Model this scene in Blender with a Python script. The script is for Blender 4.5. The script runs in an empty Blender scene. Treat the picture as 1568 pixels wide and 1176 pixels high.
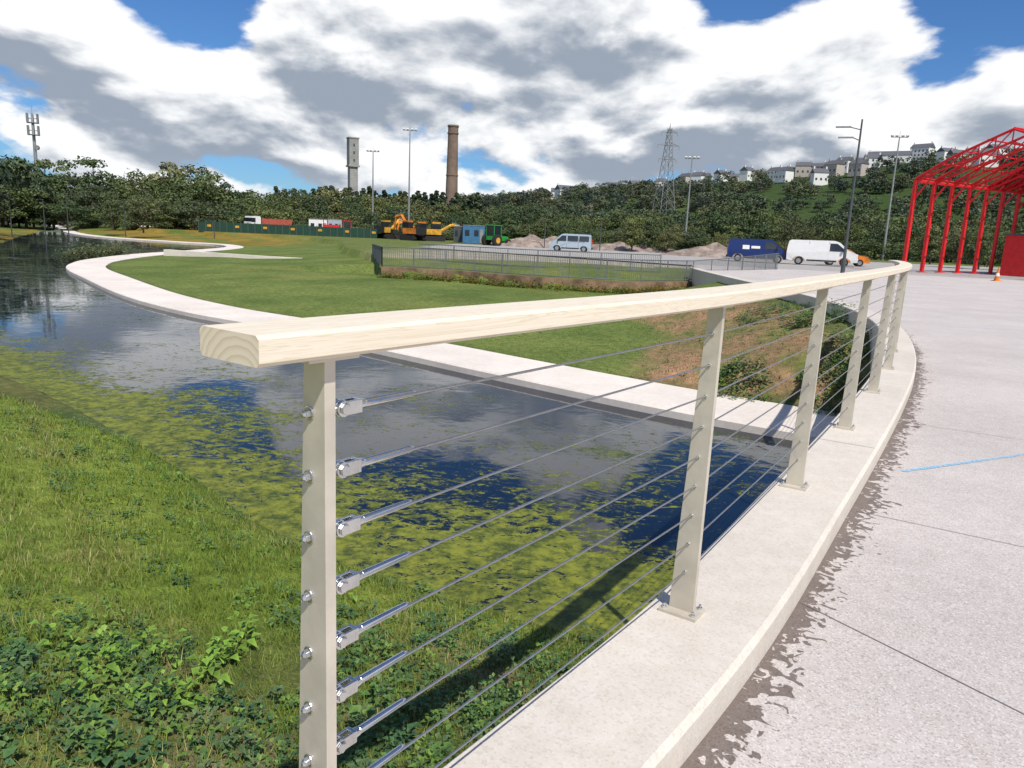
import bpy, math, random
import numpy as np
from mathutils import Matrix, Vector
random.seed(7); rng=np.random.default_rng(11)
scene=bpy.context.scene
COL=scene.collection
EYE=1.43
rad=math.radians

# ------------------------------------------------------------------ helpers
def pol(az,r,z=0.0):
    return Vector((r*math.sin(rad(az)), r*math.cos(rad(az)), z))

class NT:
    def __init__(s,tree): s.t=tree; s.n=tree.nodes; s.l=tree.links
    def node(s,typ,**kw):
        nd=s.n.new(typ)
        for k,v in kw.items(): setattr(nd,k,v)
        return nd
    def set(s,inp,v):
        if isinstance(v,bpy.types.NodeSocket): s.l.new(v,inp)
        else: inp.default_value=v
    def math(s,op,a,b=None,c=None,clamp=False):
        nd=s.n.new('ShaderNodeMath'); nd.operation=op; nd.use_clamp=clamp
        s.set(nd.inputs[0],a)
        if b is not None: s.set(nd.inputs[1],b)
        if c is not None: s.set(nd.inputs[2],c)
        return nd.outputs[0]
    def vmath(s,op,a,b=None):
        nd=s.n.new('ShaderNodeVectorMath'); nd.operation=op
        s.set(nd.inputs[0],a)
        if b is not None: s.set(nd.inputs[1],b)
        return nd.outputs[0]
    def noise(s,vec,scale,detail=4,rough=.55,dist=0.0):
        nd=s.n.new('ShaderNodeTexNoise')
        if vec is not None: s.l.new(vec,nd.inputs['Vector'])
        nd.inputs['Scale'].default_value=scale; nd.inputs['Detail'].default_value=detail
        nd.inputs['Roughness'].default_value=rough; nd.inputs['Distortion'].default_value=dist
        return nd.outputs['Fac']
    def step(s,v,lo,hi,a=0.,b=1.):
        nd=s.n.new('ShaderNodeMapRange'); nd.interpolation_type='SMOOTHSTEP'
        s.set(nd.inputs[0],v); s.set(nd.inputs[1],lo); s.set(nd.inputs[2],hi); s.set(nd.inputs[3],a); s.set(nd.inputs[4],b)
        return nd.outputs[0]
    def mix(s,f,a,b,blend='MIX'):
        nd=s.n.new('ShaderNodeMix'); nd.data_type='RGBA'; nd.blend_type=blend
        s.set(nd.inputs[0],f)
        s.set(nd.inputs[6],(*a,1) if isinstance(a,tuple) and len(a)==3 else a)
        s.set(nd.inputs[7],(*b,1) if isinstance(b,tuple) and len(b)==3 else b)
        return nd.outputs[2]
    def bump(s,h,strength=.3,dist=.01):
        nd=s.n.new('ShaderNodeBump'); s.set(nd.inputs['Height'],h)
        nd.inputs['Strength'].default_value=strength; nd.inputs['Distance'].default_value=dist
        return nd.outputs[0]

def newmat(name):
    m=bpy.data.materials.new(name); m.use_nodes=True
    t=NT(m.node_tree); b=m.node_tree.nodes['Principled BSDF']
    return m,t,b
def simple(name,col,rough=.6,metal=0.,var=.12,scale=3.,spec=.4,bump=0.):
    m,t,b=newmat(name)
    tc=t.node('ShaderNodeTexCoord').outputs['Object']
    n=t.noise(tc,scale,4,.6)
    c=t.mix(t.step(n,.3,.7),tuple(x*(1-var) for x in col),tuple(min(1,x*(1+var)) for x in col))
    t.set(b.inputs['Base Color'],c)
    b.inputs['Roughness'].default_value=rough; b.inputs['Metallic'].default_value=metal
    b.inputs['Specular IOR Level'].default_value=spec
    if bump: t.set(b.inputs['Normal'],t.bump(t.noise(tc,scale*8,3),bump,.01))
    return m

class MB:
    def __init__(s): s.V=[];s.F=[];s.M=[]
    def add(s,vs,fs,m=0):
        o=len(s.V); s.V+= [tuple(v) for v in vs]; s.F+=[tuple(i+o for i in f) for f in fs]; s.M+=[m]*len(fs)
    def box(s,c,size,m=0,rz=0.,R=None):
        sx,sy,sz=[a/2 for a in size]
        vs=[Vector((x,y,z)) for z in(-sz,sz) for y in(-sy,sy) for x in(-sx,sx)]
        if R is None: R=Matrix.Rotation(rz,3,'Z')
        vs=[R@v+Vector(c) for v in vs]
        s.add(vs,[(0,2,3,1),(4,5,7,6),(0,1,5,4),(2,6,7,3),(0,4,6,2),(1,3,7,5)],m)
    def cyl(s,p0,p1,r0,r1=None,n=8,m=0,caps=True):
        if r1 is None: r1=r0
        p0=Vector(p0);p1=Vector(p1); d=(p1-p0)
        if d.length<1e-6: return
        d.normalize()
        a=d.orthogonal().normalized(); b=d.cross(a)
        vs=[]
        for p,r in((p0,r0),(p1,r1)):
            for i in range(n):
                t=2*math.pi*i/n; vs.append(p+a*(r*math.cos(t))+b*(r*math.sin(t)))
        fs=[(i,(i+1)%n,n+(i+1)%n,n+i) for i in range(n)]
        if caps: fs+=[tuple(range(n-1,-1,-1)),tuple(range(n,2*n))]
        s.add(vs,fs,m)
    def prism(s,prof,w,m=0):
        n=len(prof); wf=w if callable(w) else (lambda z:w)
        vs=[Vector((x,-wf(z),z)) for x,z in prof]+[Vector((x,wf(z),z)) for x,z in prof]
        fs=[(i,(i+1)%n,n+(i+1)%n,n+i) for i in range(n)]+[tuple(range(n-1,-1,-1)),tuple(range(n,2*n))]
        s.add(vs,fs,m)
    def build(s,name,mats,loc=(0,0,0),rz=0.,parent=None,smooth=False,bevel=0.):
        me=bpy.data.meshes.new(name); me.from_pydata(s.V,[],s.F)
        for m in mats: me.materials.append(m)
        me.polygons.foreach_set('material_index',s.M)
        if smooth: me.polygons.foreach_set('use_smooth',[True]*len(s.F))
        me.update()
        ob=bpy.data.objects.new(name,me); COL.objects.link(ob)
        ob.location=loc; ob.rotation_euler=(0,0,rz)
        if parent: ob.parent=parent
        if bevel:
            b=ob.modifiers.new('bevel','BEVEL'); b.width=bevel; b.segments=2; b.limit_method='ANGLE'
        return ob
def empty(name,loc=(0,0,0)):
    e=bpy.data.objects.new(name,None); COL.objects.link(e); e.location=loc; return e

def npmesh(name,V,F,mat,cols=None,uv=None,smooth=False,parent=None):
    me=bpy.data.meshes.new(name); V=np.asarray(V,dtype=np.float32); F=np.asarray(F,dtype=np.int32)
    k=F.shape[1]; m=len(F)
    me.vertices.add(len(V)); me.vertices.foreach_set('co',V.ravel())
    me.loops.add(m*k); me.loops.foreach_set('vertex_index',F.ravel())
    me.polygons.add(m); me.polygons.foreach_set('loop_start',np.arange(0,m*k,k,dtype=np.int32))
    me.polygons.foreach_set('loop_total',np.full(m,k,dtype=np.int32))
    if smooth: me.polygons.foreach_set('use_smooth',np.ones(m,dtype=bool))
    me.update(calc_edges=True)
    if cols is not None:
        a=me.attributes.new('Col','FLOAT_COLOR','POINT'); c=np.ones((len(V),4),dtype=np.float32); c[:,:3]=cols
        a.data.foreach_set('color',c.ravel())
    if uv is not None:
        u=me.uv_layers.new(name='UVMap'); u.data.foreach_set('uv',np.asarray(uv,dtype=np.float32)[F.ravel()].ravel())
    me.materials.append(mat)
    ob=bpy.data.objects.new(name,me); COL.objects.link(ob)
    if parent: ob.parent=parent
    return ob

def catmull(P,n=8):
    P=[np.array(p,float) for p in P]; out=[]
    Q=[2*P[0]-P[1]]+P+[2*P[-1]-P[-2]]
    for i in range(1,len(Q)-2):
        a,b,c,d=Q[i-1],Q[i],Q[i+1],Q[i+2]
        for j in range(n):
            t=j/n
            out.append(.5*((2*b)+(-a+c)*t+(2*a-5*b+4*c-d)*t*t+(-a+3*b-3*c+d)*t**3))
    out.append(P[-1]); return np.array(out)
def normals2(L):
    d=np.gradient(L,axis=0); d/=np.linalg.norm(d,axis=1)[:,None]
    return d,np.stack([d[:,1],-d[:,0]],1)
def sweep(name,L,prof,mat,closed=True,caps=True,capmat=None):
    d,n=normals2(L); k=len(prof)
    s=np.concatenate([[0],np.cumsum(np.linalg.norm(np.diff(L,axis=0),axis=1))])
    pl=np.concatenate([[0],np.cumsum([math.dist(prof[i],prof[(i+1)%k]) for i in range(k)])])
    V=[]
    for i in range(len(L)):
        for j,(o,z) in enumerate(prof):
            V.append((L[i][0]+n[i][0]*o,L[i][1]+n[i][1]*o,z))
    F=[];U=[]
    for i in range(len(L)-1):
        for j in range(k):
            F.append((i*k+j,(i+1)*k+j,(i+1)*k+(j+1)%k,i*k+(j+1)%k)); U+= [(s[i],pl[j]),(s[i+1],pl[j]),(s[i+1],pl[j+1]),(s[i],pl[j+1])]
    nf=len(F)
    if caps:
        F.append(tuple(range(k))); U+=[(prof[j][0],prof[j][1]) for j in range(k)]
        F.append(tuple((len(L)-1)*k+j for j in range(k-1,-1,-1))); U+=[(prof[j][0],prof[j][1]) for j in range(k-1,-1,-1)]
    me=bpy.data.meshes.new(name); me.from_pydata(V,[],F)
    u=me.uv_layers.new(name='UVMap')
    for i,x in enumerate(U): u.data[i].uv=x
    me.materials.append(mat)
    if capmat is not None:
        me.materials.append(capmat)
        for i in range(nf,len(F)): me.polygons[i].material_index=1
    me.update()
    ob=bpy.data.objects.new(name,me); COL.objects.link(ob); return ob

# ------------------------------------------------------------------ site survey (metres)
WL=-1.50
POSTS=[(-.325,1.17),(.65,2.47),(1.6,3.95),(2.5,5.38),(3.4,6.85),(4.25,8.3),(5.05,9.8),(5.8,11.35),(6.5,12.95)]
LINE=catmull([(-4.6,-5.4),(-2.9,-2.6),(-1.6,-.6)]+POSTS+[(7.1,14.6),(7.6,16.4),(8.0,18.5),(8.3,21),(8.5,25),(8.8,32),(9.3,39.2),(10.2,44),(11.2,50)],8)
PATH=catmull([(6.6,10.6),(5.3,11.6),(3.05,13.2),(.15,15.7),(-2.4,18.0),(-6.2,21.2),(-9.9,24.0),(-13.9,28.1),(-19.2,34.9),(-23.3,40.4),(-25.6,44.6),(-27.6,50),(-29.6,59.6),(-30.6,71.3),(-32.6,86.2),(-38,96.3),(-47,100.4),(-60.6,109),(-76,128),(-96.9,160.7),(-150,240)],6)
NEAR=[(2.2,5.0),(0.75,5.0),(0,5.35),(-.7,5.7),(-1.6,6.2),(-2.6,7.05),(-3.6,8.15),(-4.85,9.35),(-6.4,10.8),(-8.2,12.4),(-9.7,13.5),(-14,16.0),(-22,19.5),(-40,24),(-70,30),(-120,36)]
WATER=[tuple(p) for p in PATH]+[(-166,240),(-97.4,160),(-79,124),(-62.5,94),(-47.3,68),(-56,52),(-90,46),(-120,44)]+NEAR[::-1]+[(3.4,6.4),(5.6,10.0)]
RAILING=[(9.2,39.2),(7.2,37.2),(4.7,36.0),(.3,37.1),(-3.2,39.4),(-7.3,40.4)]
UPPER=[tuple(p) for p in LINE if p[1]<38.5]+RAILING+[(-9.5,48),(-14,60),(-21,88),(-30,108),(-60,124),(-108,180),(-400,640),(-4000,4500),(4500,4500),(4500,-4500),(-4.6,-4500)]
def seg_dist(X,Y,P,closed=True):
    D=np.full(X.shape,1e9); n=len(P)
    for i in range(n if closed else n-1):
        ax,ay=P[i];bx,by=P[(i+1)%n]; dx,dy=bx-ax,by-ay; L=dx*dx+dy*dy+1e-12
        t=np.clip(((X-ax)*dx+(Y-ay)*dy)/L,0,1)
        D=np.minimum(D,(X-ax-t*dx)**2+(Y-ay-t*dy)**2)
    return np.sqrt(D)
def inside(X,Y,P):
    r=np.zeros(X.shape,bool); n=len(P)
    for i in range(n):
        ax,ay=P[i];bx,by=P[(i+1)%n]
        if ay==by: continue
        c=((ay>Y)!=(by>Y))&(X<(bx-ax)*(Y-ay)/(by-ay)+ax); r^=c
    return r
def sm(x,a,b):
    t=np.clip((x-a)/(b-a),0,1); return t*t*(3-2*t)
def lump(X,Y,s):
    return (np.sin(X*1.7*s+1.3)*np.cos(Y*1.3*s+.5)+.6*np.sin(X*3.1*s+Y*2.3*s)+.4*np.cos(X*5.3*s-Y*4.1*s+2))/2
RIDGE_AZ=[-180,-40,-14,-6,-2.3,4,9.8,13.5,18.8,23,26.8,33,50,80,180]
RIDGE_EL=[1.2,1.2,1.6,2.2,2.75,3.45,4.0,4.6,4.95,5.5,6.0,6.2,5.6,1.5,1.2]
def hillz(X,Y):
    r=np.hypot(X,Y); az=np.degrees(np.arctan2(X,Y))
    H=650*np.tan(np.radians(np.interp(az,RIDGE_AZ,RIDGE_EL)))-7
    return H*sm(r,250,620)**.8*(1-.5*sm(r,720,2500))+np.where(r>280,lump(X,Y,.02)*2.0*sm(r,280,400),0)
def field(X,Y):
    w=inside(X,Y,WATER); dw=seg_dist(X,Y,WATER); sd=np.where(w,-dw,dw)
    u=inside(X,Y,UPPER); du=seg_dist(X,Y,UPPER)
    near=(Y<5.0+(1.2-X)*.56+1.0)&(~u)&(Y<40)&(X<3)
    zl=WL+.10*np.clip(sd,0,1)+np.clip((sd-1)*.045,0,.3)+.03*lump(X,Y,.15)*np.clip(sd-1,0,1)
    k=np.where((Y>33)&(Y<43),4.,.27)
    k=np.where(Y>=43,.07,k)
    ze=np.where((Y>33),-.6,-.14)
    zl=np.maximum(zl,np.minimum(ze-k*du,WL+.10+.62*np.maximum(sd-1.0,0)))
    zn=WL+np.clip(sd,0,99)*.25; zn=np.where(zn>-.72,-.72+(zn+.72)*.35,zn); zn=np.minimum(zn,-.3)+(.035*lump(X,Y,1.6)+.02*lump(X,Y,4.1))*np.clip(sd,0,1)
    zu=-.12-.5*(1-sm(seg_dist(X,Y,RAILING,False),0.,8))
    z=np.where(near,zn,zl); z=np.where(w,WL-.6*np.clip(-sd/1.5,0,1),z); z=np.where(u,zu,z)
    return z+hillz(X,Y),sd,u,du,near
def hheight(x,y):
    return -.12+float(hillz(np.array([float(x)]),np.array([float(y)]))[0])

# ------------------------------------------------------------------ materials
def mat_terrain():
    m,t,b=newmat('grass_and_soil')
    at=t.node('ShaderNodeAttribute',attribute_name='Col')
    tc=t.node('ShaderNodeTexCoord').outputs['Object']
    n1=t.noise(tc,.35,5,.6); n2=t.noise(tc,6.,5,.7); n3=t.noise(tc,60.,2,.7)
    c=t.mix(t.step(n1,.3,.7),(.72,.78,.7),(1.24,1.14,1.15))
    c=t.mix(1.,at.outputs['Color'],c,'MULTIPLY')
    c2=t.mix(t.step(n2,.3,.72),(.66,.70,.64),(1.32,1.30,1.22))
    c=t.mix(1.,c,c2,'MULTIPLY')
    c3=t.mix(t.step(n3,.3,.7),(.64,.64,.64),(1.38,1.38,1.33))
    c=t.mix(1.,c,c3,'MULTIPLY')
    t.set(b.inputs['Base Color'],c); b.inputs['Roughness'].default_value=.9; b.inputs['Specular IOR Level'].default_value=.15
    t.set(b.inputs['Normal'],t.bump(t.math('ADD',n3,t.math('MULTIPLY',n2,2.)),.5,.02))
    return m
def mat_leaf(name,rough=.55,trans=.25,objvar=False):
    m,t,b=newmat(name)
    at=t.node('ShaderNodeAttribute',attribute_name='Col'); c=at.outputs['Color']
    if objvar:
        oi=t.node('ShaderNodeObjectInfo').outputs['Random']
        c=t.mix(1.,c,t.mix(oi,(.58,.66,.78),(1.35,1.14,1.0)),'MULTIPLY')
    t.set(b.inputs['Base Color'],c); b.inputs['Roughness'].default_value=rough; b.inputs['Specular IOR Level'].default_value=.3
    if trans:
        tr=t.node('ShaderNodeBsdfTranslucent'); t.set(tr.inputs[0],c)
        mx=t.node('ShaderNodeMixShader'); mx.inputs[0].default_value=trans
        t.l.new(b.outputs[0],mx.inputs[1]); t.l.new(tr.outputs[0],mx.inputs[2])
        t.l.new(mx.outputs[0],m.node_tree.nodes['Material Output'].inputs[0])
    return m
def mat_concrete(name,col,stain=False,speck=.5,vs=130.):
    m,t,b=newmat(name)
    tc=t.node('ShaderNodeTexCoord').outputs['Object']
    big=t.noise(tc,.6,4,.6); med=t.noise(tc,9.,4,.65); 
    v=t.node('ShaderNodeTexVoronoi',feature='F1'); t.l.new(tc,v.inputs['Vector']); v.inputs['Scale'].default_value=vs
    rgb=t.node('ShaderNodeSeparateColor'); t.l.new(v.outputs['Color'],rgb.inputs[0])
    c=t.mix(t.step(big,.3,.7),tuple(x*.90 for x in col),tuple(x*1.05 for x in col))
    c=t.mix(t.step(med,.32,.7),t.mix(1.,c,(.92,.91,.89),'MULTIPLY'),c)
    sp=t.step(rgb.outputs[0],.78,.84)
    c=t.mix(t.math('MULTIPLY',sp,speck),c,(.22,.19,.175))
    sp2=t.step(rgb.outputs[1],.80,.86)
    c=t.mix(t.math('MULTIPLY',sp2,speck*.9),c,(.80,.77,.74))
    if stain:
        uv=t.node('ShaderNodeUVMap').outputs[0]
        sx=t.node('ShaderNodeSeparateXYZ'); t.l.new(uv,sx.inputs[0])
        cx=t.node('ShaderNodeCombineXYZ'); t.set(cx.inputs[0],t.math('MULTIPLY',sx.outputs[0],17.)); t.set(cx.inputs[1],t.math('MULTIPLY',sx.outputs[1],15.))
        n=t.noise(cx.outputs[0],1.,2.5,.5,1.3)
        cy=t.node('ShaderNodeCombineXYZ'); t.set(cy.inputs[0],t.math('MULTIPLY',sx.outputs[0],1.6))
        nl=t.noise(cy.outputs[0],1.,2,.5)
        reach=t.math('MULTIPLY_ADD',nl,.34,-.02)
        q=t.math('DIVIDE',sx.outputs[1],reach)
        th=t.math('MULTIPLY_ADD',q,.28,.33)
        wet=t.step(t.math('SUBTRACT',n,th),-.010,.012)
        c=t.mix(t.math('MULTIPLY',wet,.88),c,t.mix(1.,c,(.26,.22,.20),'MULTIPLY'))
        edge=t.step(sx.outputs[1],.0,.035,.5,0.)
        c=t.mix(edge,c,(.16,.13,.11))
        dm=t.step(t.noise(tc,.9,3,.55,.4),.58,.70)
        c=t.mix(t.math('MULTIPLY',dm,.10),c,(.3,.28,.27))
        t.set(b.inputs['Roughness'],t.math('MULTIPLY_ADD',wet,-.25,.85))
    else: b.inputs['Roughness'].default_value=.85
    t.set(b.inputs['Base Color'],c); b.inputs['Specular IOR Level'].default_value=.3
    t.set(b.inputs['Normal'],t.bump(t.math('ADD',v.outputs['Distance'],med),.2,.003))
    return m
def mat_wood():
    m,t,b=newmat('pale_timber')
    uv=t.node('ShaderNodeUVMap').outputs[0]
    mp=t.node('ShaderNodeMapping'); t.l.new(uv,mp.inputs[0]); mp.inputs['Scale'].default_value=(1.1,24,1)
    n=t.noise(mp.outputs[0],1.,4,.6,1.6)
    mp2=t.node('ShaderNodeMapping'); t.l.new(uv,mp2.inputs[0]); mp2.inputs['Scale'].default_value=(4,170,1)
    n2=t.noise(mp2.outputs[0],1.,3,.6)
    w=t.math('FRACT',t.math('MULTIPLY',n,9.))
    g=t.step(w,.55,1.)
    c=t.mix(t.math('MULTIPLY',g,.5),(.78,.70,.56),(.58,.46,.31))
    c=t.mix(t.step(n2,.35,.7,0,.4),c,(.66,.57,.43))
    t.set(b.inputs['Base Color'],c); b.inputs['Roughness'].default_value=.7; b.inputs['Specular IOR Level'].default_value=.25
    t.set(b.inputs['Normal'],t.bump(n2,.25,.002))
    return m
def mat_endgrain():
    m,t,b=newmat('timber_end_grain')
    uv=t.node('ShaderNodeUVMap').outputs[0]
    mp=t.node('ShaderNodeMapping'); t.l.new(uv,mp.inputs[0]); mp.inputs['Location'].default_value=(-.03,-1.195,0)
    t.vmath('LENGTH',mp.outputs[0]); L=t.n[-1].outputs['Value']
    n=t.noise(uv,14.,3,.5)
    f=t.math('FRACT',t.math('MULTIPLY',t.math('MULTIPLY_ADD',n,.018,L),80.))
    c=t.mix(t.step(f,.35,1.,0,.6),(.76,.67,.50),(.58,.44,.27))
    t.set(b.inputs['Base Color'],c); b.inputs['Roughness'].default_value=.8; b.inputs['Specular IOR Level'].default_value=.2
    return m
def mat_water():
    m,t,b=newmat('pond_water')
    tc=t.node('ShaderNodeTexCoord').outputs['Object']
    at=t.node('ShaderNodeAttribute',attribute_name='Col')
    sc=t.node('ShaderNodeSeparateColor'); t.l.new(at.outputs['Color'],sc.inputs[0])
    nd=sc.outputs[0]
    mp=t.node('ShaderNodeMapping'); t.l.new(tc,mp.inputs[0]); mp.inputs['Rotation'].default_value=(0,0,rad(35)); mp.inputs['Scale'].default_value=(1,1.6,1)
    n1=t.noise(mp.outputs[0],.5,5,.6,.6)
    n2=t.noise(mp.outputs[0],3.0,6,.74,1.3)
    n4=t.noise(mp.outputs[0],13.,3,.7,.6)
    n=t.math('ADD',t.math('MULTIPLY',n4,.26),t.math('MULTIPLY_ADD',n2,.50,t.math('MULTIPLY',n1,.24)))
    th=t.math('MULTIPLY_ADD',nd,-.18,.605)
    q=t.math('SUBTRACT',n,th)
    mask=t.step(q,-.004,.012)
    sub=t.step(q,-.06,.0)
    n3=t.noise(tc,7.,4,.75)
    alg=t.mix(t.step(n3,.33,.67),(.045,.068,.012),(.22,.235,.026))
    alg=t.mix(sc.outputs[1],alg,t.mix(t.step(n3,.35,.65),(.035,.05,.025),(.11,.135,.06)))
    wat=t.mix(t.math('MULTIPLY',sub,.8),(.004,.010,.024),(.022,.028,.010))
    t.set(b.inputs['Base Color'],t.mix(mask,wat,alg))
    t.set(b.inputs['Roughness'],t.math('MULTIPLY_ADD',mask,.5,t.math('MULTIPLY_ADD',sub,.06,.02)))
    b.inputs['IOR'].default_value=1.333
    w1=t.noise(tc,1.6,3,.55,.3)
    hh=t.math('ADD',t.math('MULTIPLY',w1,.22),t.math('MULTIPLY',mask,t.math('MULTIPLY',n3,.8)))
    t.set(b.inputs['Normal'],t.bump(hh,.3,.05))
    return m
M_TERR=mat_terrain(); M_LEAF=mat_leaf('tree_leaves',.6,0,True); M_WEED=mat_leaf('weed_leaves',.5,.2); M_GRASS=mat_leaf('grass_blades',.6,0)
M_PLAZA=mat_concrete('plaza_concrete',(.57,.515,.48),stain=True,speck=.42,vs=170.)
M_KERB=mat_concrete('kerb_concrete',(.66,.60,.525),speck=.16)
M_PATH=mat_concrete('path_concrete',(.80,.72,.64),speck=.12)
M_WOOD=mat_wood(); M_END=mat_endgrain(); M_WATER=mat_water()
M_STEEL=simple('brushed_steel',(.58,.53,.44),.42,.25,.12,6.,bump=.05)
M_STAIN=simple('stainless_fitting',(.68,.68,.67),.27,1.,.1,20.)
M_CABLE=simple('steel_cable',(.40,.40,.40),.35,.9,.1,40.)
M_BLACK=simple('black_rubber',(.02,.02,.02),.7)
M_GLASS=simple('dark_glass',(.02,.025,.03),.08,0,.1,1.,.8)
M_WHITE=simple('white_paint',(.75,.75,.74),.3,0,.03)
M_SILV=simple('silver_blue_paint',(.42,.50,.55),.3,.3,.04)
M_BLUE=simple('navy_paint',(.012,.03,.13),.25,0,.05)
M_RED=simple('red_painted_steel',(.66,.018,.022),.45,0,.1)
M_REDROOF=simple('red_roof_panel',(.26,.012,.014),.6,0,.2)
M_DARK=simple('dark_steel',(.075,.085,.09),.5,.2)
M_ORANGE=simple('orange_paint',(.62,.19,.02),.5,0,.3,2.)
M_YELLOW=simple('yellow_paint',(.58,.31,.03),.5,0,.3,2.)
M_GREENP=simple('green_paint',(.02,.26,.04),.4)
M_FENCE=simple('green_hoarding',(.01,.05,.03),.6)
M_GREYM=simple('grey_galvanised',(.30,.31,.31),.5,.4)
M_RAILG=simple('grey_railing_paint',(.14,.155,.16),.5,.2)
M_CORTEN=simple('rusty_wall',(.23,.15,.09),.85,0,.45,1.5)
def mat_brick(name,c1,c2,s):
    m,t,b=newmat(name)
    tc=t.node('ShaderNodeTexCoord').outputs['Object']
    n=t.noise(tc,.25,4,.6); w=t.node('ShaderNodeTexWave',bands_direction='Z'); t.l.new(tc,w.inputs[0]); w.inputs['Scale'].default_value=s; w.inputs['Distortion'].default_value=1.
    c=t.mix(t.step(n,.3,.7),c1,c2); c=t.mix(t.math('MULTIPLY',w.outputs['Fac'],.25),c,(.08,.06,.05))
    t.set(b.inputs['Base Color'],c); b.inputs['Roughness'].default_value=.9
    return m
M_BRICK=mat_brick('chimney_brick',(.17,.115,.085),(.25,.175,.135),1.2)
M_TOWER=mat_brick('weathered_concrete',(.27,.27,.26),(.38,.37,.35),.5)
M_GRAVEL=simple('gravel_heap',(.27,.215,.18),.95,0,.35,1.2,.1,.6)
M_SLATE=simple('slate_roof',(.11,.11,.12),.7,0,.2)
M_RENDER=simple('white_render',(.78,.77,.73),.8,0,.06)
M_RENDER2=simple('cream_render',(.46,.41,.35),.8,0,.15)
M_BARK=simple('bark',(.09,.07,.05),.9,0,.3,6.)
M_ROAD=mat_concrete('road_surface',(.40,.375,.35),speck=.2)

# ------------------------------------------------------------------ ground sheet
def polar_grid(azs,rs):
    A,Rr=np.meshgrid(np.radians(azs),rs,indexing='ij')
    return Rr*np.sin(A),Rr*np.cos(A)
azs=np.concatenate([np.arange(-180,-52,3.2),np.arange(-52,52,.25),np.arange(52,180,3.2)])
rs=.25*np.exp(np.linspace(0,math.log(3600/.25),400))
X,Y=polar_grid(azs,rs); sh=X.shape
Z,SD,U,DU,NR=field(X.ravel(),Y.ravel())
xf,yf=X.ravel(),Y.ravel(); rr=np.hypot(xf,yf); azf=np.degrees(np.arctan2(xf,yf))
col=np.tile(np.array([.130,.172,.046]),(len(xf),1))
def paint(mask,c):
    global col
    mask=np.clip(mask,0,1)[:,None]; col=col*(1-mask)+np.array(c)*mask
nz=lump(xf,yf,.55); nz2=lump(xf+7,yf-3,1.9)
paint(NR*1.,(.165,.215,.038))
paint(NR*sm(nz+nz2*.5,.5,1.0)*.5,(.24,.21,.07))
paint(NR*(1-sm(SD,.0,.3)),(.11,.14,.03))
paint(NR*(1-sm(rr+nz*.5,3.6,5.2))*.75,(.12,.12,.05))
paint(NR*(1-sm(rr+nz*.5,3.6,5.2))*sm(nz2,.1,.6)*.7,(.30,.23,.16))
lawn=(~NR)&(~U)
soil=lawn*(1-sm(DU+nz*.6+nz2*.3,3.8,4.8))*(yf<27)*(yf>9)
paint(soil,(.33,.20,.125)); paint(soil*sm(nz2+nz,.1,.8)*.8,(.12,.17,.04)); paint(soil*(1-sm(DU,.4,1.0)),(.15,.16,.06))
paint(lawn*(1-sm(SD,1.0,1.3))*(SD>0),(.09,.10,.04))
dry=lawn*sm(lump(xf,yf,.16)+.4*nz,.3,.9)*.5; paint(dry,(.20,.19,.06))
dk=lawn*sm(-lump(xf+5,yf,.22)-.3*nz,.2,.9)*.4; paint(dk,(.09,.15,.035))
paint(U*(rr<280)*1.,(.13,.16,.045))
paint(U*(yf>46)*(yf<98)*sm(xf,-12,-4),(.36,.32,.28))
fl=(rr>92)*(rr<155)*sm(azf,-37,-33)*(1-sm(azf,-19,-14))
paint(fl*1.,(.24,.17,.035)); paint(fl*sm(lump(xf,yf,.3),0,.5),(.13,.17,.04))
paint(sm(rr,250,330),(.045,.075,.022)); paint(sm(rr,330,420)*sm(lump(xf,yf,.012),.35,.6)*.8,(.12,.16,.05))
paint((SD<0)*1.,(.03,.035,.015))
na,nr=sh; idx=np.arange(na*nr).reshape(na,nr)
F=np.stack([idx[:-1,:-1],idx[:-1,1:],idx[1:,1:],idx[1:,:-1]],-1).reshape(-1,4)
F2=np.stack([idx[-1,:-1],idx[-1,1:],idx[0,1:],idx[0,:-1]],-1)
npmesh('ground',np.stack([xf,yf,Z],1),np.concatenate([F,F2])[:,::-1],M_TERR,cols=col,smooth=True)

# ------------------------------------------------------------------ water sheet
azw=np.arange(-100,45,.5); rw=2.0*np.exp(np.linspace(0,math.log(300/2.0),200))
Xw,Yw=polar_grid(azw,rw); xw,yw=Xw.ravel(),Yw.ravel()
iw=inside(xw,yw,WATER); dw=seg_dist(xw,yw,WATER); sdw=np.where(iw,-dw,dw)
nd=seg_dist(xw,yw,NEAR,False)
cov=.52*np.exp(-(nd/1.2)**2)+.34*np.exp(-(nd/3.2)**2)+.17+.13*lump(xw,yw,.5)
cov=np.where((yw>22),.34+.12*lump(xw,yw,.25),cov)
cov-=.25*np.exp(-(((xw+1.5)/2.0)**2+((yw-9.6)/1.0)**2))
cov+=.18*np.exp(-(((xw-1.6)/2.6)**2+((yw-10.2)/1.5)**2))
cov+=.30*np.exp(-(((xw-.3)/1.6)**2+((yw-6.4)/.9)**2))
cov-=.2*np.exp(-(((xw-1.9)/1.2)**2+((yw-7.3)/.8)**2))
cw=np.stack([np.clip(cov,0,1),sm(nd,2.8,6),np.zeros_like(nd)],1)
idw=np.arange(len(xw)).reshape(Xw.shape)
Fw=np.stack([idw[:-1,:-1],idw[1:,:-1],idw[1:,1:],idw[:-1,1:]],-1).reshape(-1,4)
Fw=Fw[(sdw[Fw].min(1)<.6)]
npmesh('pond_water',np.stack([xw,yw,np.full_like(xw,WL)],1),Fw[:,::-1],M_WATER,cols=cw,smooth=True)

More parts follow.
